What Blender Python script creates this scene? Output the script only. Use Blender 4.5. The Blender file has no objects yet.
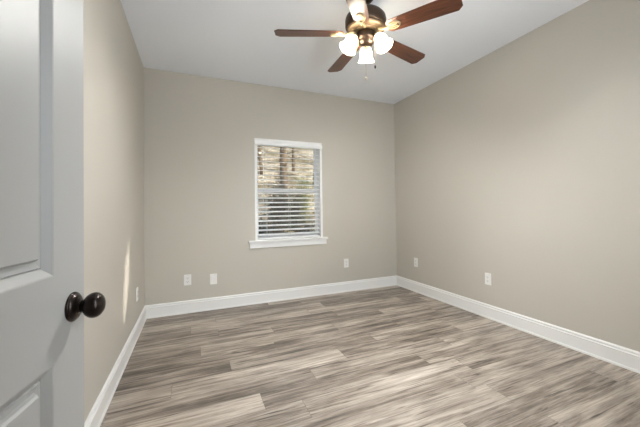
import bpy, bmesh, math, random
from mathutils import Vector, Matrix
PI = math.pi
R = math.radians
scene = bpy.context.scene
COL = scene.collection

# ------------------------------------------------------------------ camera, sky, sun, exposure
A, B, D, HC = -0.4865, 2.8035, 3.952, 2.74      # left wall, right wall, back wall, ceiling height
FY0, FY1 = 0.0, 0.115                           # front wall, hall face and room face
F, YAW, PITCH, ROLL, CX, CY = 313.4, 0.4187, 0.0152, -0.0144, 332.6, 204.4
cam_d = bpy.data.cameras.new('camera')
cam = bpy.data.objects.new('camera', cam_d)
COL.objects.link(cam)
cam_d.sensor_fit = 'HORIZONTAL'
cam_d.sensor_width = 36.0
cam_d.lens = F * 36.0 / 640.0
cam_d.shift_x = (320.0 - CX) / 640.0
cam_d.shift_y = (CY - 213.5) / 640.0
cam_d.clip_start = 0.01
fw = Vector((math.sin(YAW) * math.cos(PITCH), math.cos(YAW) * math.cos(PITCH), math.sin(PITCH)))
rt = Vector((math.cos(YAW), -math.sin(YAW), 0.0))
up = rt.cross(fw)
rt2 = rt * math.cos(ROLL) + up * math.sin(ROLL)
up2 = -rt * math.sin(ROLL) + up * math.cos(ROLL)
m = Matrix((rt2, up2, -fw)).transposed().to_4x4()
m.translation = Vector((0, 0, 1.157))
cam.matrix_world = m
scene.camera = cam

world = bpy.data.worlds.new('sky')
scene.world = world
world.use_nodes = True
wn = world.node_tree
bg = wn.nodes['Background']
sky = wn.nodes.new('ShaderNodeTexSky')
sky.sky_type = 'HOSEK_WILKIE'
sky.sun_direction = Vector((1.556, -2.86, 1.0)).normalized()
sky.turbidity = 4.0
sky.ground_albedo = 0.35
wn.links.new(sky.outputs['Color'], bg.inputs['Color'])
bg.inputs['Strength'].default_value = 11.0

sun_d = bpy.data.lights.new('sun', 'SUN')
sun_d.energy = 6.5
sun_d.angle = R(0.8)
sun_d.color = (1.0, 0.93, 0.83)
sun = bpy.data.objects.new('sun', sun_d)
sun.rotation_euler = Vector((-1.556, 2.86, -1.0)).to_track_quat('-Z', 'Y').to_euler()
COL.objects.link(sun)

hall_d = bpy.data.lights.new('hall_fill', 'AREA')      # added fill light in the unseen hall behind the camera, no source modelled
hall_d.energy = 1.5
hall_d.shape = 'RECTANGLE'
hall_d.size, hall_d.size_y = 0.8, 1.7
hall_d.color = (0.93, 0.98, 1.0)
hall = bpy.data.objects.new('hall_fill', hall_d)
hall.location = (0.02, -2.36, 0.95)
hall.rotation_euler = (R(90), 0, 0)
COL.objects.link(hall)
fill_d = bpy.data.lights.new('front_fill', 'AREA')     # added fill light at the unseen front wall, brightens the whole room
fill_d.energy = 23.0
fill_d.spread = R(158)
fill_d.shape = 'RECTANGLE'
fill_d.size, fill_d.size_y = 0.66, 1.4
fill_d.color = (0.89, 0.985, 1.08)
fill = bpy.data.objects.new('front_fill', fill_d)
fill.location = (1.07, 0.125, 1.5)
fill.rotation_euler = (R(90), 0, 0)
COL.objects.link(fill)
SHADE_STRENGTH = 7.0            # glow of the three frosted shades
LAMP_STRENGTH = 2250.0           # the three lit bulbs of the ceiling fan

scene.view_settings.view_transform = 'Standard'
scene.view_settings.look = 'None'
scene.view_settings.exposure = 0.38
scene.view_settings.gamma = 1.0

# ------------------------------------------------------------------ materials
def srgb(r, g, b):
    f = lambda c: (c / 255 / 12.92) if c / 255 <= 0.04045 else ((c / 255 + 0.055) / 1.055) ** 2.4
    return (f(r), f(g), f(b), 1.0)

def mat(name, col, rough=0.5, metal=0.0, bump=0.0, bscale=200.0, vary=0.0, vscale=8.0, spec=0.5):
    mt = bpy.data.materials.new(name)
    mt.use_nodes = True
    nt = mt.node_tree
    b = nt.nodes['Principled BSDF']
    b.inputs['Base Color'].default_value = col
    b.inputs['Roughness'].default_value = rough
    b.inputs['Metallic'].default_value = metal
    b.inputs['Specular IOR Level'].default_value = spec
    if bump or vary:
        tc = nt.nodes.new('ShaderNodeTexCoord')
    if vary:
        n = nt.nodes.new('ShaderNodeTexNoise')
        n.inputs['Scale'].default_value = vscale
        n.inputs['Detail'].default_value = 4
        nt.links.new(tc.outputs['Object'], n.inputs['Vector'])
        r = nt.nodes.new('ShaderNodeValToRGB')
        r.color_ramp.elements[0].position = 0.3
        r.color_ramp.elements[1].position = 0.7
        r.color_ramp.elements[0].color = (*[c * (1 - vary) for c in col[:3]], 1)
        r.color_ramp.elements[1].color = (*[min(1, c * (1 + vary)) for c in col[:3]], 1)
        nt.links.new(n.outputs['Fac'], r.inputs['Fac'])
        nt.links.new(r.outputs['Color'], b.inputs['Base Color'])
    if bump:
        n2 = nt.nodes.new('ShaderNodeTexNoise')
        n2.inputs['Scale'].default_value = bscale
        n2.inputs['Detail'].default_value = 3
        nt.links.new(tc.outputs['Object'], n2.inputs['Vector'])
        bp = nt.nodes.new('ShaderNodeBump')
        bp.inputs['Strength'].default_value = bump
        bp.inputs['Distance'].default_value = 0.002
        nt.links.new(n2.outputs['Fac'], bp.inputs['Height'])
        nt.links.new(bp.outputs['Normal'], b.inputs['Normal'])
    return mt

WALL = mat('wall_paint', srgb(196, 190, 179), 0.55, bump=0.12, bscale=160, spec=0.35)
CEIL = mat('ceiling_paint', srgb(244, 247, 252), 0.9, bump=0.10, bscale=120, spec=0.2)
TRIM = mat('trim_paint', srgb(238, 237, 234), 0.35, bump=0.03, bscale=60)
DOORM = mat('door_paint', srgb(168, 167, 164), 0.38, bump=0.08, bscale=55)
PLASTIC = mat('white_plastic', srgb(236, 234, 230), 0.35, vary=0.01)
SLOT = mat('dark_slot', srgb(70, 68, 66), 0.6, vary=0.05)
VINYL = mat('white_vinyl', srgb(238, 238, 238), 0.35, vary=0.01)
SLATM = mat('blind_slat', srgb(246, 245, 243), 0.45, vary=0.015)
CORD = mat('blind_cord', srgb(226, 224, 218), 0.8, vary=0.03)
BRONZE = mat('oil_rubbed_bronze', srgb(46, 38, 34), 0.28, 0.75, vary=0.15, vscale=30)
FANBR = mat('fan_bronze', srgb(60, 46, 34), 0.32, 0.7, vary=0.12, vscale=20)
BRASS = mat('antique_brass', srgb(176, 156, 120), 0.42, 0.45, vary=0.1, vscale=25)
BANDM = mat('aged_brass', srgb(126, 104, 78), 0.4, 0.5, vary=0.1, vscale=25)
HALLW = mat('hall_paint', srgb(212, 206, 196), 0.8, bump=0.1, bscale=150)
BARK = mat('tree_bark', srgb(86, 74, 64), 0.9, vary=0.35, vscale=9, bump=0.6, bscale=30)
LEAF_O = mat('olive_leaf', srgb(104, 106, 70), 0.6, vary=0.3, vscale=5)
LEAF_D = mat('dark_leaf', srgb(46, 45, 40), 0.6, vary=0.35, vscale=5)
LEAF_B = mat('brown_leaf', srgb(150, 124, 96), 0.7, vary=0.25, vscale=5)
CHAINM = mat('pull_chain_metal', srgb(170, 160, 145), 0.4, 0.6, vary=0.05)

def nodes(name):
    mt = bpy.data.materials.new(name)
    mt.use_nodes = True
    nt = mt.node_tree
    return mt, nt, nt.nodes['Principled BSDF']

def floor_material():
    mt, nt, b = nodes('laminate_planks')
    N, L = nt.nodes.new, nt.links.new
    def math_(op, a, b_=None, c=None):
        n = N('ShaderNodeMath'); n.operation = op
        for i, v in enumerate((a, b_, c)):
            if v is None: continue
            if isinstance(v, (int, float)): n.inputs[i].default_value = v
            else: L(v, n.inputs[i])
        return n.outputs[0]
    tc = N('ShaderNodeTexCoord')
    sx = N('ShaderNodeSeparateXYZ'); L(tc.outputs['Object'], sx.inputs[0])
    X, Y = sx.outputs[0], sx.outputs[1]
    W_, LEN = 0.18, 1.22
    v = math_('DIVIDE', math_('SUBTRACT', Y, 0.04), W_)
    row = math_('FLOOR', v)
    fv = math_('FRACT', v)
    wn1 = N('ShaderNodeTexWhiteNoise'); wn1.noise_dimensions = '1D'; L(row, wn1.inputs['W'])
    off = math_('MULTIPLY', wn1.outputs['Value'], LEN)
    u = math_('DIVIDE', math_('ADD', X, off), LEN)
    colm = math_('FLOOR', u)
    fu = math_('FRACT', u)
    pid = math_('ADD', math_('MULTIPLY', row, 17.31), math_('MULTIPLY', colm, 5.77))
    wn2 = N('ShaderNodeTexWhiteNoise'); wn2.noise_dimensions = '1D'; L(pid, wn2.inputs['W'])
    rnd = wn2.outputs['Value']
    # grain: stretched noises, shifted per plank
    def streak(sx_, sy_, scale, detail, rough, dist=0.0):
        cx = N('ShaderNodeCombineXYZ')
        L(math_('MULTIPLY', X, sx_), cx.inputs[0]); L(math_('MULTIPLY', Y, sy_), cx.inputs[1]); L(math_('MULTIPLY', rnd, 37.0), cx.inputs[2])
        n = N('ShaderNodeTexNoise'); n.inputs['Scale'].default_value = scale; n.inputs['Detail'].default_value = detail
        n.inputs['Roughness'].default_value = rough; n.inputs['Distortion'].default_value = dist
        L(cx.outputs[0], n.inputs['Vector'])
        return n.outputs['Fac']
    big = streak(0.8, 10.0, 1.6, 5, 0.58, 0.9)
    fine = streak(1.7, 42.0, 2.2, 8, 0.72, 0.6)
    med = streak(1.1, 19.0, 1.7, 6, 0.62, 1.0)
    dash = streak(2.6, 46.0, 1.6, 3, 0.5, 0.4)
    blot = streak(1.6, 3.5, 1.4, 4, 0.6, 0.6)
    t = math_('ADD', math_('MULTIPLY', big, 0.62), math_('ADD', math_('MULTIPLY', fine, 0.50), math_('MULTIPLY', med, 0.42)))
    t = math_('ADD', t, math_('MULTIPLY', blot, 0.28))
    t = math_('ADD', t, math_('MULTIPLY', math_('SUBTRACT', rnd, 0.5), 0.15))
    t = math_('SUBTRACT', t, 0.435)
    dk = N('ShaderNodeMapRange'); dk.inputs[1].default_value = 0.60; dk.inputs[2].default_value = 0.72; dk.inputs[3].default_value = 0.0; dk.inputs[4].default_value = 0.20
    L(dash, dk.inputs[0])
    t = math_('SUBTRACT', t, dk.outputs[0])
    rp = N('ShaderNodeValToRGB'); L(t, rp.inputs['Fac'])
    e = rp.color_ramp.elements
    e[0].position = 0.26; e[0].color = srgb(74, 66, 58)
    e[1].position = 0.76; e[1].color = srgb(216, 205, 192)
    for p, c in ((0.40, (124, 112, 101)), (0.50, (158, 146, 134)), (0.62, (188, 176, 163))):
        q = e.new(p); q.color = srgb(*c)
    # small knots
    vc = N('ShaderNodeCombineXYZ')
    L(math_('MULTIPLY', X, 2.3), vc.inputs[0]); L(math_('MULTIPLY', Y, 4.6), vc.inputs[1])
    vor = N('ShaderNodeTexVoronoi'); vor.inputs['Scale'].default_value = 1.25
    L(vc.outputs[0], vor.inputs['Vector'])
    kn = N('ShaderNodeMapRange'); kn.inputs[1].default_value = 0.03; kn.inputs[2].default_value = 0.085
    kn.inputs[3].default_value = 0.55; kn.inputs[4].default_value = 0.0
    L(vor.outputs['Distance'], kn.inputs[0])
    mk = N('ShaderNodeMix'); mk.data_type = 'RGBA'; L(kn.outputs[0], mk.inputs[0]); L(rp.outputs['Color'], mk.inputs[6]); mk.inputs[7].default_value = srgb(96, 84, 74)
    # seams
    ev = math_('MULTIPLY', math_('MINIMUM', fv, math_('SUBTRACT', 1.0, fv)), W_)
    eu = math_('MULTIPLY', math_('MINIMUM', fu, math_('SUBTRACT', 1.0, fu)), LEN)
    ed = math_('MINIMUM', ev, eu)
    sm = N('ShaderNodeMapRange'); sm.inputs[1].default_value = 0.0008; sm.inputs[2].default_value = 0.003
    sm.inputs[3].default_value = 0.42; sm.inputs[4].default_value = 0.0
    L(ed, sm.inputs[0])
    ms = N('ShaderNodeMix'); ms.data_type = 'RGBA'; L(sm.outputs[0], ms.inputs[0]); L(mk.outputs[2], ms.inputs[6]); ms.inputs[7].default_value = srgb(84, 74, 66)
    L(ms.outputs[2], b.inputs['Base Color'])
    rr = N('ShaderNodeMapRange'); rr.inputs[3].default_value = 0.34; rr.inputs[4].default_value = 0.52
    L(fine, rr.inputs[0]); L(rr.outputs[0], b.inputs['Roughness'])
    bp = N('ShaderNodeBump'); bp.inputs['Strength'].default_value = 0.25; bp.inputs['Distance'].default_value = 0.0015
    hh = math_('SUBTRACT', math_('MULTIPLY', fine, 0.5), sm.outputs[0])
    L(hh, bp.inputs['Height']); L(bp.outputs['Normal'], b.inputs['Normal'])
    return mt

def walnut_material():
    mt, nt, b = nodes('walnut_blade')
    N, L = nt.nodes.new, nt.links.new
    tc = N('ShaderNodeTexCoord')
    mp = N('ShaderNodeMapping'); mp.inputs['Scale'].default_value = (3, 40, 40)
    L(tc.outputs['Object'], mp.inputs['Vector'])
    n = N('ShaderNodeTexNoise'); n.inputs['Scale'].default_value = 1.5; n.inputs['Detail'].default_value = 5; n.inputs['Distortion'].default_value = 0.8
    L(mp.outputs[0], n.inputs['Vector'])
    r = N('ShaderNodeValToRGB')
    r.color_ramp.elements[0].position = 0.3; r.color_ramp.elements[0].color = srgb(50, 28, 20)
    r.color_ramp.elements[1].position = 0.72; r.color_ramp.elements[1].color = srgb(112, 66, 44)
    L(n.outputs['Fac'], r.inputs['Fac']); L(r.outputs['Color'], b.inputs['Base Color'])
    b.inputs['Roughness'].default_value = 0.30
    return mt

def shade_material():
    mt, nt, b = nodes('frosted_glass_shade')
    N, L = nt.nodes.new, nt.links.new
    out = nt.nodes['Material Output']
    nt.nodes.remove(b)
    tr = N('ShaderNodeBsdfTranslucent'); tr.inputs['Color'].default_value = (0.98, 0.97, 0.95, 1)
    df = N('ShaderNodeBsdfDiffuse'); df.inputs['Color'].default_value = (0.9, 0.89, 0.87, 1)
    gl = N('ShaderNodeBsdfGlossy'); gl.inputs['Roughness'].default_value = 0.2
    em = N('ShaderNodeEmission'); em.inputs['Color'].default_value = (1.0, 0.90, 0.72, 1); em.inputs['Strength'].default_value = SHADE_STRENGTH
    m1 = N('ShaderNodeMixShader'); m1.inputs[0].default_value = 0.08
    L(tr.outputs[0], m1.inputs[1]); L(df.outputs[0], m1.inputs[2])
    m2 = N('ShaderNodeMixShader'); m2.inputs[0].default_value = 0.04
    L(m1.outputs[0], m2.inputs[1]); L(gl.outputs[0], m2.inputs[2])
    ad = N('ShaderNodeAddShader'); L(m2.outputs[0], ad.inputs[0]); L(em.outputs[0], ad.inputs[1])
    L(ad.outputs[0], out.inputs['Surface'])
    return mt

def bulb_material():
    mt, nt, b = nodes('lit_bulb')
    b.inputs['Emission Color'].default_value = (0.97, 0.975, 0.965, 1)
    b.inputs['Emission Strength'].default_value = LAMP_STRENGTH
    return mt

def glass_material(name='window_glass', tint=(0.94, 0.96, 0.95, 1)):
    mt, nt, b = nodes(name)
    N, L = nt.nodes.new, nt.links.new
    out = nt.nodes['Material Output']
    nt.nodes.remove(b)
    t = N('ShaderNodeBsdfTransparent'); t.inputs['Color'].default_value = tint
    g = N('ShaderNodeBsdfGlossy'); g.inputs['Roughness'].default_value = 0.02
    fr = N('ShaderNodeFresnel'); fr.inputs['IOR'].default_value = 1.35
    mx = N('ShaderNodeMixShader')
    L(fr.outputs[0], mx.inputs[0]); L(t.outputs[0], mx.inputs[1]); L(g.outputs[0], mx.inputs[2])
    L(mx.outputs[0], out.inputs['Surface'])
    return mt

def litter_material():
    mt, nt, b = nodes('leaf_litter')
    N, L = nt.nodes.new, nt.links.new
    tc = N('ShaderNodeTexCoord')
    n = N('ShaderNodeTexNoise'); n.inputs['Scale'].default_value = 10.0; n.inputs['Detail'].default_value = 6; n.inputs['Roughness'].default_value = 0.75
    L(tc.outputs['Object'], n.inputs['Vector'])
    n2 = N('ShaderNodeTexNoise'); n2.inputs['Scale'].default_value = 0.9; n2.inputs['Detail'].default_value = 3
    L(tc.outputs['Object'], n2.inputs['Vector'])
    r = N('ShaderNodeValToRGB')
    e = r.color_ramp.elements
    e[0].position = 0.36; e[0].color = srgb(62, 55, 47)
    e[1].position = 0.68; e[1].color = srgb(232, 220, 202)
    q = e.new(0.47); q.color = srgb(152, 138, 122)
    q = e.new(0.56); q.color = srgb(204, 187, 167)
    L(n.outputs['Fac'], r.inputs['Fac'])
    r2 = N('ShaderNodeValToRGB')
    r2.color_ramp.elements[0].position = 0.4; r2.color_ramp.elements[0].color = srgb(175, 170, 150)
    r2.color_ramp.elements[1].position = 0.6; r2.color_ramp.elements[1].color = (1, 1, 1, 1)
    L(n2.outputs['Fac'], r2.inputs['Fac'])
    mx = N('ShaderNodeMix'); mx.data_type = 'RGBA'; mx.blend_type = 'MULTIPLY'; mx.inputs[0].default_value = 1.0
    L(r.outputs['Color'], mx.inputs[6]); L(r2.outputs['Color'], mx.inputs[7])
    L(mx.outputs[2], b.inputs['Base Color'])
    b.inputs['Roughness'].default_value = 0.95
    return mt

FLOORM, WALNUT, SHADE, BULB, GLASS, LITTER = floor_material(), walnut_material(), shade_material(), bulb_material(), glass_material(), litter_material()

# ------------------------------------------------------------------ mesh helpers
def link(name, bm, material, parent=None, smooth=None, kind=None):
    bmesh.ops.recalc_face_normals(bm, faces=bm.faces)
    me = bpy.data.meshes.new(name)
    bm.to_mesh(me); bm.free()
    if material: me.materials.append(material)
    o = bpy.data.objects.new(name, me)
    COL.objects.link(o)
    if parent: o.parent = parent
    if kind: o['kind'] = kind
    if smooth is not None:
        for p in me.polygons: p.use_smooth = True
        if smooth:
            me.set_sharp_from_angle(angle=R(smooth))
    return o

def empty(name, loc, rotz=0.0, label=None, cat=None, group=None):
    o = bpy.data.objects.new(name, None)
    o.empty_display_size = 0.1
    COL.objects.link(o)
    o.location = loc
    o.rotation_euler = (0, 0, rotz)
    if label: o['label'] = label
    if cat: o['category'] = cat
    if group: o['group'] = group
    return o

def box(bm, x0, x1, y0, y1, z0, z1, bevel=0.0, M=None):
    vs = [bm.verts.new(Vector(p)) for p in ((x0, y0, z0), (x1, y0, z0), (x1, y1, z0), (x0, y1, z0), (x0, y0, z1), (x1, y0, z1), (x1, y1, z1), (x0, y1, z1))]
    fs = [bm.faces.new([vs[i] for i in f]) for f in ((0, 3, 2, 1), (4, 5, 6, 7), (0, 1, 5, 4), (1, 2, 6, 5), (2, 3, 7, 6), (3, 0, 4, 7))]
    if M is not None:
        for v in vs: v.co = M @ v.co
    if bevel:
        es = list({e for f in fs for e in f.edges})
        bmesh.ops.bevel(bm, geom=es, offset=bevel, segments=2, affect='EDGES', profile=0.6)
    return bm

def lathe(bm, prof, seg=32, M=None, cap0=True, cap1=True):
    rings = []
    for r, z in prof:
        ring = []
        for i in range(seg):
            a = 2 * PI * i / seg
            p = Vector((r * math.cos(a), r * math.sin(a), z))
            ring.append(bm.verts.new(M @ p if M is not None else p))
        rings.append(ring)
    for a, b in zip(rings, rings[1:]):
        for i in range(seg):
            j = (i + 1) % seg
            bm.faces.new((a[i], a[j], b[j], b[i]))
    if cap0: bm.faces.new(rings[0])
    if cap1: bm.faces.new(rings[-1])
    return bm

def tube(bm, pts, rad, seg=8):
    pts = [Vector(p) for p in pts]
    rad = rad if isinstance(rad, (list, tuple)) else [rad] * len(pts)
    rings = []
    for i, p in enumerate(pts):
        d = (pts[min(i + 1, len(pts) - 1)] - pts[max(i - 1, 0)]).normalized()
        q = d.orthogonal().normalized() if abs(d.z) > 0.95 else d.cross(Vector((0, 0, 1))).normalized()
        w = d.cross(q)
        rings.append([bm.verts.new(p + (q * math.cos(2 * PI * k / seg) + w * math.sin(2 * PI * k / seg)) * rad[i]) for k in range(seg)])
    for a, b in zip(rings, rings[1:]):
        for k in range(seg):
            j = (k + 1) % seg
            bm.faces.new((a[k], a[j], b[j], b[k]))
    bm.faces.new(rings[0]); bm.faces.new(rings[-1])
    return bm

def sweep(bm, prof, p0, p1, nrm, m0=0.0, m1=0.0):
    """profile (offset along nrm, height) swept from p0 to p1; m0/m1 mitre factor at each end"""
    p0, p1, n = Vector(p0), Vector(p1), Vector(nrm)
    d = (p1 - p0).normalized()
    a = [bm.verts.new(p0 + n * o + d * (o * m0) + Vector((0, 0, z))) for o, z in prof]
    b = [bm.verts.new(p1 + n * o - d * (o * m1) + Vector((0, 0, z))) for o, z in prof]
    k = len(prof)
    for i in range(k):
        j = (i + 1) % k
        bm.faces.new((a[i], a[j], b[j], b[i]))
    bm.faces.new(a); bm.faces.new(b)
    return bm

nb = bmesh.new

# ------------------------------------------------------------------ room shell
WT = 0.17
WX0, WX1, WZ0, WZ1 = 0.703, 1.608, 0.755, 2.062     # window opening in the back wall
DX0, DX1, DZ = -0.425, 0.455, 2.05                  # doorway in the front wall
RX0, RX1 = A - WT, B + WT
HY = -2.4                                           # end of the hall behind the camera
HX1 = 0.52
link('floor', box(nb(), RX0, RX1, FY0, D + WT, -0.12, 0.0), FLOORM, kind='structure')
link('floor_hall', box(nb(), RX0, HX1 + 0.12, HY - 0.1, FY0, -0.12, 0.0), FLOORM, kind='structure')
link('ceiling', box(nb(), RX0, RX1, FY0, D + WT, HC, HC + 0.12), CEIL, kind='structure')
link('ceiling_hall', box(nb(), RX0, HX1 + 0.12, HY - 0.1, FY0, HC, HC + 0.12), CEIL, kind='structure')
link('wall_left', box(nb(), A - WT, A, FY1, D, 0, HC), WALL, kind='structure')
link('wall_right', box(nb(), B, B + WT, FY1, D, 0, HC), WALL, kind='structure')

def wall_with_hole(name, x0, x1, y0, y1, hx0, hx1, hz0, hz1, material):
    bm = nb()
    xs, zs = [x0, hx0, hx1, x1], [0.0, hz0, hz1, HC]
    g = {}
    for k, y in enumerate((y0, y1)):
        for i, x in enumerate(xs):
            for j, z in enumerate(zs): g[i, j, k] = bm.verts.new((x, y, z))
    hole_floor = hz0 <= 0.0
    if hole_floor:
        for key in list(g):
            if key[1] == 0: bm.verts.remove(g.pop(key))
    j0 = 1 if hole_floor else 0
    for k in (0, 1):
        for i in range(3):
            for j in range(j0, 3):
                if i == 1 and j == 1: continue
                bm.faces.new((g[i, j, k], g[i + 1, j, k], g[i + 1, j + 1, k], g[i, j + 1, k]))
    def side(a, b): bm.faces.new((g[a + (0,)], g[b + (0,)], g[b + (1,)], g[a + (1,)]))
    for j in range(j0, 3): side((0, j), (0, j + 1)); side((3, j), (3, j + 1))
    for i in range(3):
        side((i, 3), (i + 1, 3))
        if not (hole_floor and i == 1): side((i, j0), (i + 1, j0))
    side((1, 1), (1, 2)); side((2, 1), (2, 2)); side((1, 2), (2, 2))
    if not hole_floor: side((1, 1), (2, 1))
    return link(name, bm, material, kind='structure')

wall_with_hole('wall_back', RX0, RX1, D, D + WT, WX0, WX1, WZ0, WZ1, WALL)
VX0, VX1, VZ0, VZ1 = 0.72, 1.42, 0.80, 2.20         # opening for the added window in the unseen front wall
wall_with_hole('wall_front', RX0, VX0 - 0.08, FY0, FY1, DX0, DX1, 0.0, DZ, WALL)
wall_with_hole('wall_front_right', VX0 - 0.08, RX1, FY0, FY1, VX0, VX1, VZ0, VZ1, WALL)
# hall behind the camera
link('wall_hall_left', box(nb(), RX0, A, HY, FY0, 0, HC), HALLW, kind='structure')
link('wall_hall_right', box(nb(), HX1, HX1 + 0.12, HY, FY0, 0, HC), HALLW, kind='structure')
link('wall_hall_back', box(nb(), RX0, HX1 + 0.12, HY - 0.1, HY, 0, HC), HALLW, kind='structure')

# baseboards: tall flat board, moulded lip, small shoe
BH, BT = 0.143, 0.0155
PROF = [(0, 0), (0.0185, 0), (0.0185, 0.010), (0.0165, 0.016), (BT - 0.002, 0.018), (BT - 0.002, 0.106), (BT, 0.109), (BT, 0.113), (0.0105, 0.119), (0.0105, 0.124), (0.0125, 0.128),
        (0.011, 0.135), (0.006, 0.140), (0.0045, BH), (0, BH)]
link('baseboard_back', sweep(nb(), PROF, (A, D, 0), (B, D, 0), (0, -1, 0), 1, 1), TRIM, kind='structure')
link('baseboard_left', sweep(nb(), PROF, (A, FY1, 0), (A, D, 0), (1, 0, 0), 0, 1), TRIM, kind='structure')
link('baseboard_right', sweep(nb(), PROF, (B, FY1, 0), (B, D, 0), (-1, 0, 0), 0, 1), TRIM, kind='structure')
link('baseboard_front', sweep(nb(), PROF, (DX1 + 0.075, FY1, 0), (B - 0.02, FY1, 0), (0, 1, 0), 0, 0), TRIM, kind='structure')

# doorway jamb and casing
bm = nb()
box(bm, DX0, DX0 + 0.012, FY0 - 0.001, FY1 + 0.001, 0, DZ)
box(bm, DX1 - 0.012, DX1, FY0 - 0.001, FY1 + 0.001, 0, DZ)
box(bm, DX0 + 0.012, DX1 - 0.012, FY0 - 0.001, FY1 + 0.001, DZ - 0.012, DZ)
link('trim_1', bm, TRIM, kind='structure')
bm = nb()
box(bm, DX0 - 0.055, DX0 + 0.004, FY1 + 0.001, FY1 + 0.014, 0, DZ + 0.055, 0.003)
box(bm, DX1 - 0.004, DX1 + 0.06, FY1 + 0.001, FY1 + 0.014, 0, DZ + 0.055, 0.003)
box(bm, DX0 + 0.004, DX1 - 0.004, FY1 + 0.001, FY1 + 0.014, DZ - 0.004, DZ + 0.055, 0.003)
link('trim_2', bm, TRIM, kind='structure')

# ------------------------------------------------------------------ open door with a bronze knob
DW, DH, DT = 0.86, 2.03, 0.035
hinge = Vector((-0.2480, 0.9610, 0.012)) - Vector((0.166, 0.986, 0)) * DW
def panel_door_bm():
    bm = nb()
    st, rail_lo = 0.1215, 0.235
    xs = [0, st, DW - st, DW]
    zs = [0, rail_lo, 0.829, 1.0125, DH - 0.125, DH]
    panels = {(1, 1), (1, 3)}
    prof = [(0.0, 0.0), (0.003, 0.001), (0.012, 0.0075), (0.0185, 0.0125), (0.0200, 0.0150), (0.0215, 0.0150), (0.0230, 0.0110), (0.0300, 0.0135), (0.0365, 0.0150), (0.0390, 0.0080), (0.043, 0.003)]
    for y0, s in ((0.0, 1.0), (DT, -1.0)):
        g = {(i, j): bm.verts.new((x, y0, z)) for i, x in enumerate(xs) for j, z in enumerate(zs)}
        for i in range(3):
            for j in range(5):
                if (i, j) not in panels:
                    bm.faces.new((g[i, j], g[i + 1, j], g[i + 1, j + 1], g[i, j + 1]))
                    continue
                prev = [g[i, j], g[i + 1, j], g[i + 1, j + 1], g[i, j + 1]]
                x0, x1, z0, z1 = xs[i], xs[i + 1], zs[j], zs[j + 1]
                for t, d in prof[1:]:
                    y = y0 + s * d
                    cur = [bm.verts.new(p) for p in ((x0 + t, y, z0 + t), (x1 - t, y, z0 + t), (x1 - t, y, z1 - t), (x0 + t, y, z1 - t))]
                    for k in range(4):
                        l = (k + 1) % 4
                        bm.faces.new((prev[k], prev[l], cur[l], cur[k]))
                    prev = cur
                bm.faces.new(prev)
        if y0 == 0: g0 = g
    for i in range(3):
        for j in (0, 5): bm.faces.new((g0[i, j], g0[i + 1, j], g[i + 1, j], g[i, j]))
    for j in range(5):
        for i in (0, 3): bm.faces.new((g0[i, j], g0[i, j + 1], g[i, j + 1], g[i, j]))
    return bm
door = empty('door_1', hinge, math.atan2(0.986, 0.166), 'pale grey panelled door standing open at the left, with a dark round knob', 'door')
door['kind'] = 'structure'
link('door_panel', panel_door_bm(), DOORM, door)
KX, KZ = DW - 0.0497, 0.928
for side, nm in ((1, 'front'), (-1, 'rear')):
    Mk = Matrix.Translation((KX, 0.0 if side > 0 else DT, KZ)) @ Matrix.Rotation(PI / 2 if side > 0 else -PI / 2, 4, 'X')
    kb = link('door_knob', lathe(nb(), [(0.0115, 0.016), (0.0115, 0.021), (0.0145, 0.023), (0.0185, 0.0255), (0.0240, 0.0300), (0.0280, 0.0365), (0.0293, 0.0430), (0.0280, 0.0495), (0.0245, 0.0550), (0.0190, 0.0592), (0.012, 0.0618), (0.004, 0.0628)], 40, Mk), BRONZE, door, 40)
    link('rose', lathe(nb(), [(0.0335, 0.0), (0.0335, 0.003), (0.032, 0.005), (0.0305, 0.0055), (0.029, 0.008), (0.023, 0.0115), (0.016, 0.013), (0.0145, 0.016), (0.0145, 0.019), (0.010, 0.0195)], 40, Mk), BRONZE, kb, 40)
link('latch_plate', box(nb(), DW - 0.001, DW + 0.0015, 0.006, DT - 0.006, KZ - 0.028, KZ + 0.028), BRONZE, door)

# ------------------------------------------------------------------ window: frame, two sashes, glass, stool and apron
win = empty('window_1', ((WX0 + WX1) / 2, D, WZ0))
win['kind'] = 'structure'
win['label'] = 'white double-hung window in the back wall with a painted sill'
win['category'] = 'window'
ox, oz = (WX0 + WX1) / 2, WZ0
hw, hh = (WX1 - WX0) / 2, WZ1 - WZ0
def wpart(name, boxes, material, parent=win, bevel=0.002):
    bm = nb()
    for bx_ in boxes: box(bm, *bx_, bevel)
    return link(name, bm, material, parent)
FY = 0.105                                       # window unit starts this far behind the wall face
wpart('reveal_lining', [(-hw, -hw + 0.030, 0.0005, FY, 0.03, hh - 0.0005), (hw - 0.030, hw, 0.0005, FY, 0.03, hh - 0.0005), (-hw + 0.030, hw - 0.030, 0.0005, FY, hh - 0.0065, hh - 0.0005)], TRIM, bevel=0)
wpart('window_frame', [(-hw, -hw + 0.032, FY, FY + 0.06, 0.03, hh), (hw - 0.032, hw, FY, FY + 0.06, 0.03, hh), (-hw + 0.032, hw - 0.032, FY, FY + 0.06, hh - 0.03, hh), (-hw + 0.032, hw - 0.032, FY, FY + 0.06, 0.03, 0.055)], VINYL)
MZ = 0.655
iw = hw - 0.032
def sash(y, z0, z1, s, bot, top):
    sh = wpart('sash', [(-iw, -iw + s, y, y + 0.026, z0, z1), (iw - s, iw, y, y + 0.026, z0, z1), (-iw + s, iw - s, y, y + 0.026, z0, z0 + bot), (-iw + s, iw - s, y, y + 0.026, z1 - top, z1)], VINYL)
    wpart('window_pane', [(-iw + s, iw - s, y + 0.010, y + 0.014, z0 + bot, z1 - top)], GLASS, sh, 0)
sash(FY + 0.004, 0.056, MZ + 0.02, 0.030, 0.04, 0.04)
sash(FY + 0.032, MZ - 0.02, hh - 0.031, 0.030, 0.04, 0.03)
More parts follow.
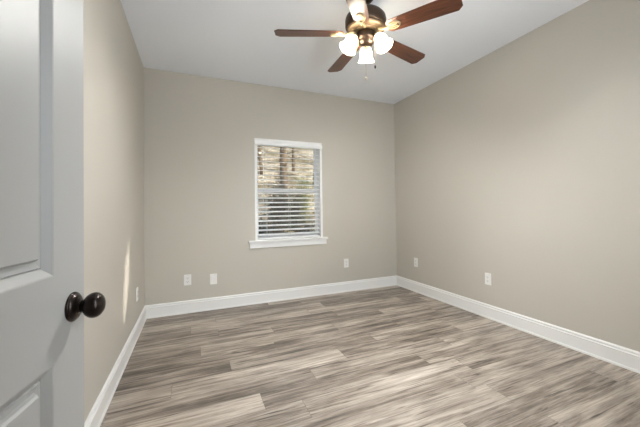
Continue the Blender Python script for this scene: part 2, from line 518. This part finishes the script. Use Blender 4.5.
# stool (sill board) with rounded nose, apron under it
wpart('window_sill', [(-hw - 0.085, hw + 0.058, -0.045, 0.0, 0.0, 0.026), (-hw, hw, 0.0, FY, 0.004, 0.030)], TRIM, bevel=0.004)
wpart('window_apron', [(-hw - 0.072, hw + 0.045, -0.020, -0.0005, -0.068, 0.0)], TRIM, bevel=0.004)

# added unseen front window: frame, glass, two panels whose gap shapes the sun streak
win2 = empty('added_window', ((VX0 + VX1) / 2, FY0, VZ0))
win2['kind'] = 'structure'
win2['label'] = 'added unseen window in the front wall, with panels cut to shape a sun streak'
win2['category'] = 'window'
w2, h2 = (VX1 - VX0) / 2, VZ1 - VZ0
wpart('window_frame', [(-w2, -w2 + 0.04, 0.01, 0.06, 0, h2), (w2 - 0.04, w2, 0.01, 0.06, 0, h2), (-w2 + 0.04, w2 - 0.04, 0.01, 0.06, h2 - 0.04, h2), (-w2 + 0.04, w2 - 0.04, 0.01, 0.06, 0, 0.04)], VINYL, win2)
wpart('window_pane', [(-w2 + 0.04, w2 - 0.04, 0.03, 0.036, 0.04, h2 - 0.04)], glass_material('tinted_glass', (0.90, 0.90, 0.90, 1)), win2, 0)  # pane of the added window, tinted to dim the sun streak
GA, GB, GW = (1.003 - 1.07, 1.242 - VZ0), (1.134 - 1.07, 1.982 - VZ0), 0.100
for s_ in (-1, 1):
    pts = [(GA[0], 0.0)]
    for k in range(13):
        t = k / 12
        pts.append((GA[0] + (GB[0] - GA[0]) * t + s_ * GW / 2 * math.sin(PI * t), GA[1] + (GB[1] - GA[1]) * t))
    pts += [(GB[0], h2), (s_ * w2, h2), (s_ * w2, 0.0)]
    bm = nb()
    a = [bm.verts.new((x, 0.080, z)) for x, z in pts]
    b = [bm.verts.new((x, 0.084, z)) for x, z in pts]
    for k in range(len(pts)): bm.faces.new((a[k], a[(k + 1) % len(pts)], b[(k + 1) % len(pts)], b[k]))
    bm.faces.new(a); bm.faces.new(b)
    link('streak_panel', bm, SLATM, win2)

# ------------------------------------------------------------------ venetian blind inside the recess
blind = empty('window_blind', (ox, D + 0.042, WZ0 + 0.03), 0, 'white horizontal slatted blind lowered and tilted open in the window recess', 'blind')
bh = hh - 0.03
bw = hw - 0.034
wpart('head_rail', [(-bw, bw, -0.044, 0.026, bh - 0.052, bh - 0.008)], SLATM, blind)
val = nb()
sweep(val, [(0, bh - 0.086), (0.018, bh - 0.086), (0.020, bh - 0.082), (0.020, bh - 0.046), (0.017, bh - 0.043), (0.004, bh - 0.040), (-0.012, bh - 0.004), (-0.014, bh - 0.004)], (-hw + 0.002, -0.046, 0), (hw - 0.002, -0.046, 0), (0, -1, 0))
link('valance', val, SLATM, blind)
NS = 20
zlo, zhi = 0.060, bh - 0.110
TILT = R(-15)
bm = nb()
for i in range(NS):
    z = zlo + (zhi - zlo) * i / (NS - 1)
    pts = []
    for s_ in (1, -1):
        row_ = []
        for k in range(5):
            y = -0.030 + 0.060 * k / 4
            c = 0.0022 * (1 - (y / 0.030) ** 2) + s_ * 0.0014
            yy = y * math.cos(TILT) + c * math.sin(TILT)
            zz = -y * math.sin(TILT) + c * math.cos(TILT)
            row_.append((yy, z + zz))
        pts += row_ if s_ == 1 else row_[::-1]
    a = [bm.verts.new((-bw + 0.004, y, zz)) for y, zz in pts]
    b = [bm.verts.new((bw - 0.004, y, zz)) for y, zz in pts]
    n = len(pts)
    for k in range(n):
        bm.faces.new((a[k], a[(k + 1) % n], b[(k + 1) % n], b[k]))
    bm.faces.new(a); bm.faces.new(b)
link('slats', bm, SLATM, blind)
wpart('bottom_rail', [(-bw + 0.002, bw - 0.002, -0.026, 0.026, 0.004, 0.022)], SLATM, blind, 0.003)
for fx in (-0.30, 0.0, 0.30):
    bm = nb()
    for y in (-0.033, 0.033):
        tube(bm, [(fx, y, 0.022), (fx, y, bh - 0.05)], 0.0012, 6)
    link('ladder_cord', bm, CORD, blind)
bm = nb()
tube(bm, [(-0.345, -0.039, bh - 0.07), (-0.345, -0.041, 0.45)], 0.0035, 8)
link('tilt_wand', bm, CORD, blind, 0)

# ------------------------------------------------------------------ outlets
def rounded_rect(bm, w, h, r, y0, y1, cz=0.0, flat=False):
    pts = []
    for cx_, cz_, a0 in ((w / 2 - r, h / 2 - r, 0), (-w / 2 + r, h / 2 - r, 90), (-w / 2 + r, -h / 2 + r, 180), (w / 2 - r, -h / 2 + r, 270)):
        for k in range(5):
            a = R(a0 + 22.5 * k)
            pts.append((cx_ + r * math.cos(a), cz_ + cz + r * math.sin(a)))
    a = [bm.verts.new((x, y0, z)) for x, z in pts]
    b = [bm.verts.new((x * (0.94 if not flat else 1), y1, cz + (z - cz) * (0.965 if not flat else 1))) for x, z in pts]
    n = len(pts)
    for k in range(n): bm.faces.new((a[k], a[(k + 1) % n], b[(k + 1) % n], b[k]))
    bm.faces.new(a); bm.faces.new(b)

def outlet(loc, rotz, label, kind='outlet'):
    o = empty('electrical_outlet' if kind == 'outlet' else 'wall_plate', loc, rotz, label, 'outlet' if kind == 'outlet' else 'wall plate', 'white wall plates above the baseboards')
    bm = nb(); rounded_rect(bm, 0.076, 0.122, 0.006, 0.0, -0.0065)
    link('cover_plate', bm, PLASTIC, o)
    if kind == 'outlet':
        for s in (1, -1):
            bm = nb(); rounded_rect(bm, 0.034, 0.030, 0.010, -0.0066, -0.0085, s * 0.0205, True)
            rc = link('receptacle', bm, PLASTIC, o)
            bm = nb()
            box(bm, -0.0085, -0.0055, -0.0090, -0.0084, s * 0.0205 - 0.002, s * 0.0205 + 0.0075)
            box(bm, 0.0055, 0.0085, -0.0090, -0.0084, s * 0.0205 - 0.002, s * 0.0205 + 0.0075)
            box(bm, -0.0025, 0.0025, -0.0090, -0.0084, s * 0.0205 - 0.011, s * 0.0205 - 0.006)
            link('slots', bm, SLOT, rc)
    else:
        bm = nb(); rounded_rect(bm, 0.034, 0.067, 0.003, -0.0066, -0.0088, 0, True)
        link('insert', bm, PLASTIC, o)
    return o
outlet((-0.064, D, 0.375), 0, 'white electrical outlet on the back wall, the nearer of two to the left corner')
outlet((0.212, D, 0.356), 0, 'white wall plate on the back wall, just left of and below the window', 'plate')
outlet((1.953, D, 0.398), 0, 'white electrical outlet on the back wall, right of and below the window')
outlet((B, 3.497, 0.406), -PI / 2, 'white electrical outlet on the right wall, close to the far corner')
outlet((B, 2.340, 0.406), -PI / 2, 'white electrical outlet midway along the right wall, farthest right of all')
outlet((A, 3.442, 0.388), PI / 2, 'white electrical outlet on the left wall beside the far left corner')

# ------------------------------------------------------------------ ceiling fan
FX, FYY = 1.174, 1.990
fan = empty('ceiling_fan', (FX, FYY, HC), 0, 'five-blade walnut ceiling fan with bronze motor and three lit frosted glass shades', 'ceiling fan')
def zl(z): return z - HC
def flathe(name, prof, material, parent=fan, seg=40, M=None, smooth=35, **kw):
    return link(name, lathe(nb(), prof, seg, M, **kw), material, parent, smooth)
flathe('canopy', [(0.066, zl(2.738)), (0.066, zl(2.725)), (0.060, zl(2.705)), (0.042, zl(2.685)), (0.022, zl(2.676)), (0.014, zl(2.676))], FANBR)
flathe('downrod', [(0.013, zl(2.69)), (0.013, zl(2.60))], FANBR, seg=20)
flathe('motor_housing', [(0.020, zl(2.622)), (0.048, zl(2.618)), (0.085, zl(2.606)), (0.125, zl(2.588)), (0.146, zl(2.565)), (0.151, zl(2.545)), (0.151, zl(2.500)), (0.146, zl(2.492)), (0.139, zl(2.488)), (0.139, zl(2.480)), (0.060, zl(2.478))], FANBR)
flathe('trim_band', [(0.138, zl(2.4795)), (0.132, zl(2.470)), (0.112, zl(2.462)), (0.096, zl(2.460)), (0.092, zl(2.452)), (0.050, zl(2.452)), (0.050, zl(2.4785))], BANDM)
flathe('switch_housing', [(0.050, zl(2.4515)), (0.072, zl(2.447)), (0.076, zl(2.438)), (0.076, zl(2.408)), (0.070, zl(2.398)), (0.056, zl(2.390)), (0.052, zl(2.372)), (0.044, zl(2.360)), (0.024, zl(2.352)), (0.010, zl(2.350))], FANBR)
flathe('finial', [(0.010, zl(2.3505)), (0.014, zl(2.346)), (0.015, zl(2.340)), (0.010, zl(2.334)), (0.003, zl(2.331))], BRASS, seg=20)

def blade_bm():
    out = [(0.165, -0.030), (0.175, -0.046), (0.195, -0.055), (0.25, -0.0585), (0.45, -0.066), (0.638, -0.0715), (0.667, -0.042)]
    pts = out + [(x, -y) for x, y in out[::-1]]
    bm = nb()
    lo = [bm.verts.new((x, y, -0.0035)) for x, y in pts]
    hi = [bm.verts.new((x, y, 0.0035)) for x, y in pts]
    n = len(pts)
    for k in range(n): bm.faces.new((lo[k], lo[(k + 1) % n], hi[(k + 1) % n], hi[k]))
    bm.faces.new(lo); bm.faces.new(hi)
    return bm
def iron_bm():
    bm = nb()
    # arm from the motor, dropping under the blade, then an oval medallion with raised rim and two bars
    tube(bm, [(0.075, 0, 0.014), (0.105, 0, 0.010), (0.135, 0, -0.004), (0.165, 0, -0.010), (0.185, 0, -0.009)], [0.011, 0.011, 0.010, 0.010, 0.012], 10)
    def oval(cx_, a, b, z0, z1, inset):
        p = [(cx_ + a * math.cos(2 * PI * k / 28), b * math.sin(2 * PI * k / 28)) for k in range(28)]
        lo = [bm.verts.new((cx_ + (x - cx_) * inset, y * inset, z1)) for x, y in p]
        hi = [bm.verts.new((x, y, z0)) for x, y in p]
        for k in range(28): bm.faces.new((lo[k], lo[(k + 1) % 28], hi[(k + 1) % 28], hi[k]))
        bm.faces.new(lo); bm.faces.new(hi)
    bm.faces.ensure_lookup_table(); f0 = len(bm.faces)
    oval(0.218, 0.052, 0.034, -0.0036, -0.0085, 0.92)
    bm.faces.ensure_lookup_table()
    bm.faces[f0 + 28].material_index = 1
    ring = [(0.218 + 0.043 * math.cos(2 * PI * k / 28), 0.026 * math.sin(2 * PI * k / 28), -0.0095) for k in range(28)]
    tube(bm, ring + [ring[0]], 0.0042, 6)
    for y in (-0.008, 0.008):
        tube(bm, [(0.190, y, -0.009), (0.246, y, -0.009)], 0.0046, 6)
    return bm
BLADE_Z = 2.445
BPITCH = R(-12)
first = None
for k, ang in enumerate((14.9, 86.9, 158.9, 230.9, 302.9)):
    if first is None:
        bl = link('blade', blade_bm(), WALNUT, fan)
        ir = link('blade_iron', iron_bm(), BRASS, bl, 50)
        ir.data.materials.append(FANBR)
        bv = bl.modifiers.new('bevel', 'BEVEL'); bv.width = 0.002; bv.segments = 2
        first = (bl, ir)
    else:
        bl = first[0].copy(); COL.objects.link(bl); bl.parent = fan
        ir = first[1].copy(); COL.objects.link(ir); ir.parent = bl
    bl.location = (0, 0, zl(BLADE_Z))
    bl.rotation_euler = (Matrix.Rotation(R(ang), 4, 'Z') @ Matrix.Rotation(BPITCH, 4, 'X')).to_euler()

for ang in (59.7, 179.7, 299.7):
    ca, sa = math.cos(R(ang)), math.sin(R(ang))
    P = lambda r, z: Vector((r * ca, r * sa, zl(z)))
    bm = nb()
    tube(bm, [P(0.045, 2.408), P(0.064, 2.418), P(0.082, 2.420), P(0.093, 2.412)], [0.008, 0.007, 0.007, 0.009], 10)
    arm = link('light_arm', bm, BRASS, fan, 50)
    top, ax = P(0.091, 2.414), Vector((ca * 0.50, sa * 0.50, -0.866)).normalized()
    M = Matrix.Translation(top) @ ax.to_track_quat('Z', 'Y').to_matrix().to_4x4()
    link('lamp_socket', lathe(nb(), [(0.010, -0.006), (0.020, -0.004), (0.024, 0.004), (0.027, 0.016), (0.030, 0.020), (0.030, 0.026), (0.022, 0.028)], 28, M), BRASS, arm, 40)
    sh = link('lamp_shade', lathe(nb(), [(0.0275, 0.022), (0.033, 0.030), (0.040, 0.045), (0.0435, 0.062), (0.0445, 0.080), (0.0475, 0.098), (0.054, 0.114), (0.0615, 0.124)], 36, M, cap0=False, cap1=False), SHADE, fan, 0)
    so = sh.modifiers.new('thickness', 'SOLIDIFY'); so.thickness = 0.003
    link('bulb', lathe(nb(), [(0.010, 0.026), (0.012, 0.040), (0.021, 0.058), (0.025, 0.072), (0.022, 0.086), (0.012, 0.095), (0.003, 0.097)], 20, M), BULB, sh, 0)

def chain(x, y, z0, z1, fob, material):
    bm = nb()
    tube(bm, [(x, y, zl(z0)), (x, y, zl(z1))], 0.0011, 6)
    n = int((z0 - z1) / 0.006)
    for k in range(n):
        Mx = Matrix.Translation((x, y, zl(z0 - 0.006 * k)))
        bmesh.ops.create_icosphere(bm, subdivisions=1, radius=0.0019, matrix=Mx)
    c = link('pull_chain', bm, material, fan, 0)
    link('chain_fob', lathe(nb(), [(0.001, 0.004), (0.0035, 0.001), (0.0062, -0.010), (0.0065, -0.018), (0.004, -0.026), (0.001, -0.028)], 14, Matrix.Translation((x, y, zl(z1)))), fob, c, 0)
chain(0.004, 0.012, 2.352, 2.135, CHAINM, CHAINM)
chain(0.055, -0.034, 2.400, 2.212, BRONZE, CHAINM)

# ------------------------------------------------------------------ outside: wooded bank with leaf litter, bare trees, shrubs
random.seed(7)
bm = nb()
gx, gy = 40, 30
vs = {}
def bank(x, y):
    t = max(0.0, (y - 6.0))
    h = -0.55 + 0.44 * t - 0.004 * t * t
    return h + 0.12 * math.sin(x * 1.3 + y * 0.7) + 0.08 * math.sin(2.9 * x - 1.1 * y)
for i in range(gx + 1):
    for j in range(gy + 1):
        x, y = -14 + 40 * i / gx, D + WT + 0.35 + 26 * j / gy
        vs[i, j] = bm.verts.new((x, y, bank(x, y)))
for i in range(gx):
    for j in range(gy):
        bm.faces.new((vs[i, j], vs[i + 1, j], vs[i + 1, j + 1], vs[i, j + 1]))
link('ground_outside', bm, LITTER, None, 0, kind='structure')

def tree(x, y, h, r, label, lean=0.0, seed=0):
    rnd = random.Random(seed)
    t = empty('bare_tree', (x, y, bank(x, y) - 0.05), 0, label, 'tree', 'bare trees outside the window')
    pts = [(lean * k / 6 + 0.05 * rnd.uniform(-1, 1), 0.05 * rnd.uniform(-1, 1), h * k / 6) for k in range(7)]
    bm = nb(); tube(bm, pts, [r * (1 - 0.12 * k) for k in range(7)], 10)
    link('trunk', bm, BARK, t, 0)
    bm = nb()
    for _ in range(60):
        z = rnd.uniform(0.6, h * 0.95)
        k = z / h * 6; i = int(k); f = k - i
        p = Vector(pts[i]).lerp(Vector(pts[min(6, i + 1)]), f)
        a = rnd.uniform(0, 2 * PI); L_ = rnd.uniform(0.3, 0.75)
        d = Vector((math.cos(a), math.sin(a), rnd.uniform(-0.1, 0.6)))
        q = [p]
        for s in range(4):
            q.append(q[-1] + (d + Vector((rnd.uniform(-.35, .35), rnd.uniform(-.35, .35), rnd.uniform(-.3, .3)))) * L_ / 4)
        tube(bm, q, [0.022, 0.016, 0.012, 0.008, 0.004], 5)
        for s in (2, 3):
            e = q[s] + Vector((rnd.uniform(-.2, .2), rnd.uniform(-.2, .2), rnd.uniform(-.1, .3)))
            tube(bm, [q[s], e], [0.007, 0.003], 4)
    link('branches', bm, BARK, t, 0)
def shrub(x, y, h, w, material, label, seed, n=2600, ls=0.055):
    rnd = random.Random(seed)
    t = empty('shrub', (x, y, bank(x, y) - 0.03), 0, label, 'shrub', 'shrubs outside the window')
    bm = nb()
    tips = []
    for _ in range(14):
        a = rnd.uniform(0, 2 * PI); rr = w * rnd.uniform(0.2, 0.9)
        tip = Vector((rr * math.cos(a), rr * math.sin(a), h * rnd.uniform(0.55, 1.0)))
        tube(bm, [(0, 0, 0), tip * 0.5 + Vector((0, 0, 0.08)), tip], [0.012, 0.008, 0.004], 5)
        tips.append(tip)
    link('stems', bm, BARK, t)
    bm = nb()
    for _ in range(n):
        tip = rnd.choice(tips)
        p = tip * rnd.uniform(0.08, 1.02) + Vector((rnd.gauss(0, .1), rnd.gauss(0, .1), rnd.gauss(0, .08)))
        d = Vector((rnd.uniform(-1, 1), rnd.uniform(-1, 1), rnd.uniform(-0.6, 0.8))).normalized()
        s = d.orthogonal().normalized()
        l = ls * rnd.uniform(0.7, 1.4)
        up_ = d.cross(s) * l * 0.15
        v = [bm.verts.new(q) for q in (p, p + d * l * .5 + s * l * .28 + up_, p + d * l, p + d * l * .5 - s * l * .28 + up_)]
        bm.faces.new((v[0], v[1], v[2])); bm.faces.new((v[0], v[2], v[3]))
    link('foliage', bm, material, t)
tree(2.75, 10.3, 6.0, 0.15, 'dark bare tree trunk seen through the middle of the window', 0.1, 1)
tree(2.75, 13.9, 6.5, 0.08, 'thin bare tree at the left edge of the window view', -0.1, 2)
tree(4.75, 12.4, 7.0, 0.09, 'slender bare tree seen at the right of the window view', 0.1, 3)
tree(4.65, 15.2, 7.0, 0.08, 'thin bare tree far up the bank right of the thick central trunk', -0.1, 4)
shrub(1.48, 7.0, 1.15, 0.40, LEAF_D, 'dark shrub low at the left edge of the window view', 11)
shrub(2.42, 7.1, 1.10, 0.40, LEAF_D, 'dark shrub low at the right edge of the window view', 12)
shrub(3.10, 9.3, 1.6, 0.36, LEAF_O, 'olive yellow shrub seen at the right side of the lower sash', 13)
shrub(2.02, 8.15, 1.55, 0.42, LEAF_D, 'dark shrub in the middle of the lower sash, behind the nearer shrubs', 14)
shrub(2.62, 8.75, 1.15, 0.34, LEAF_D, 'dark shrub right of centre behind the lower sash, in front of the trunk', 15)
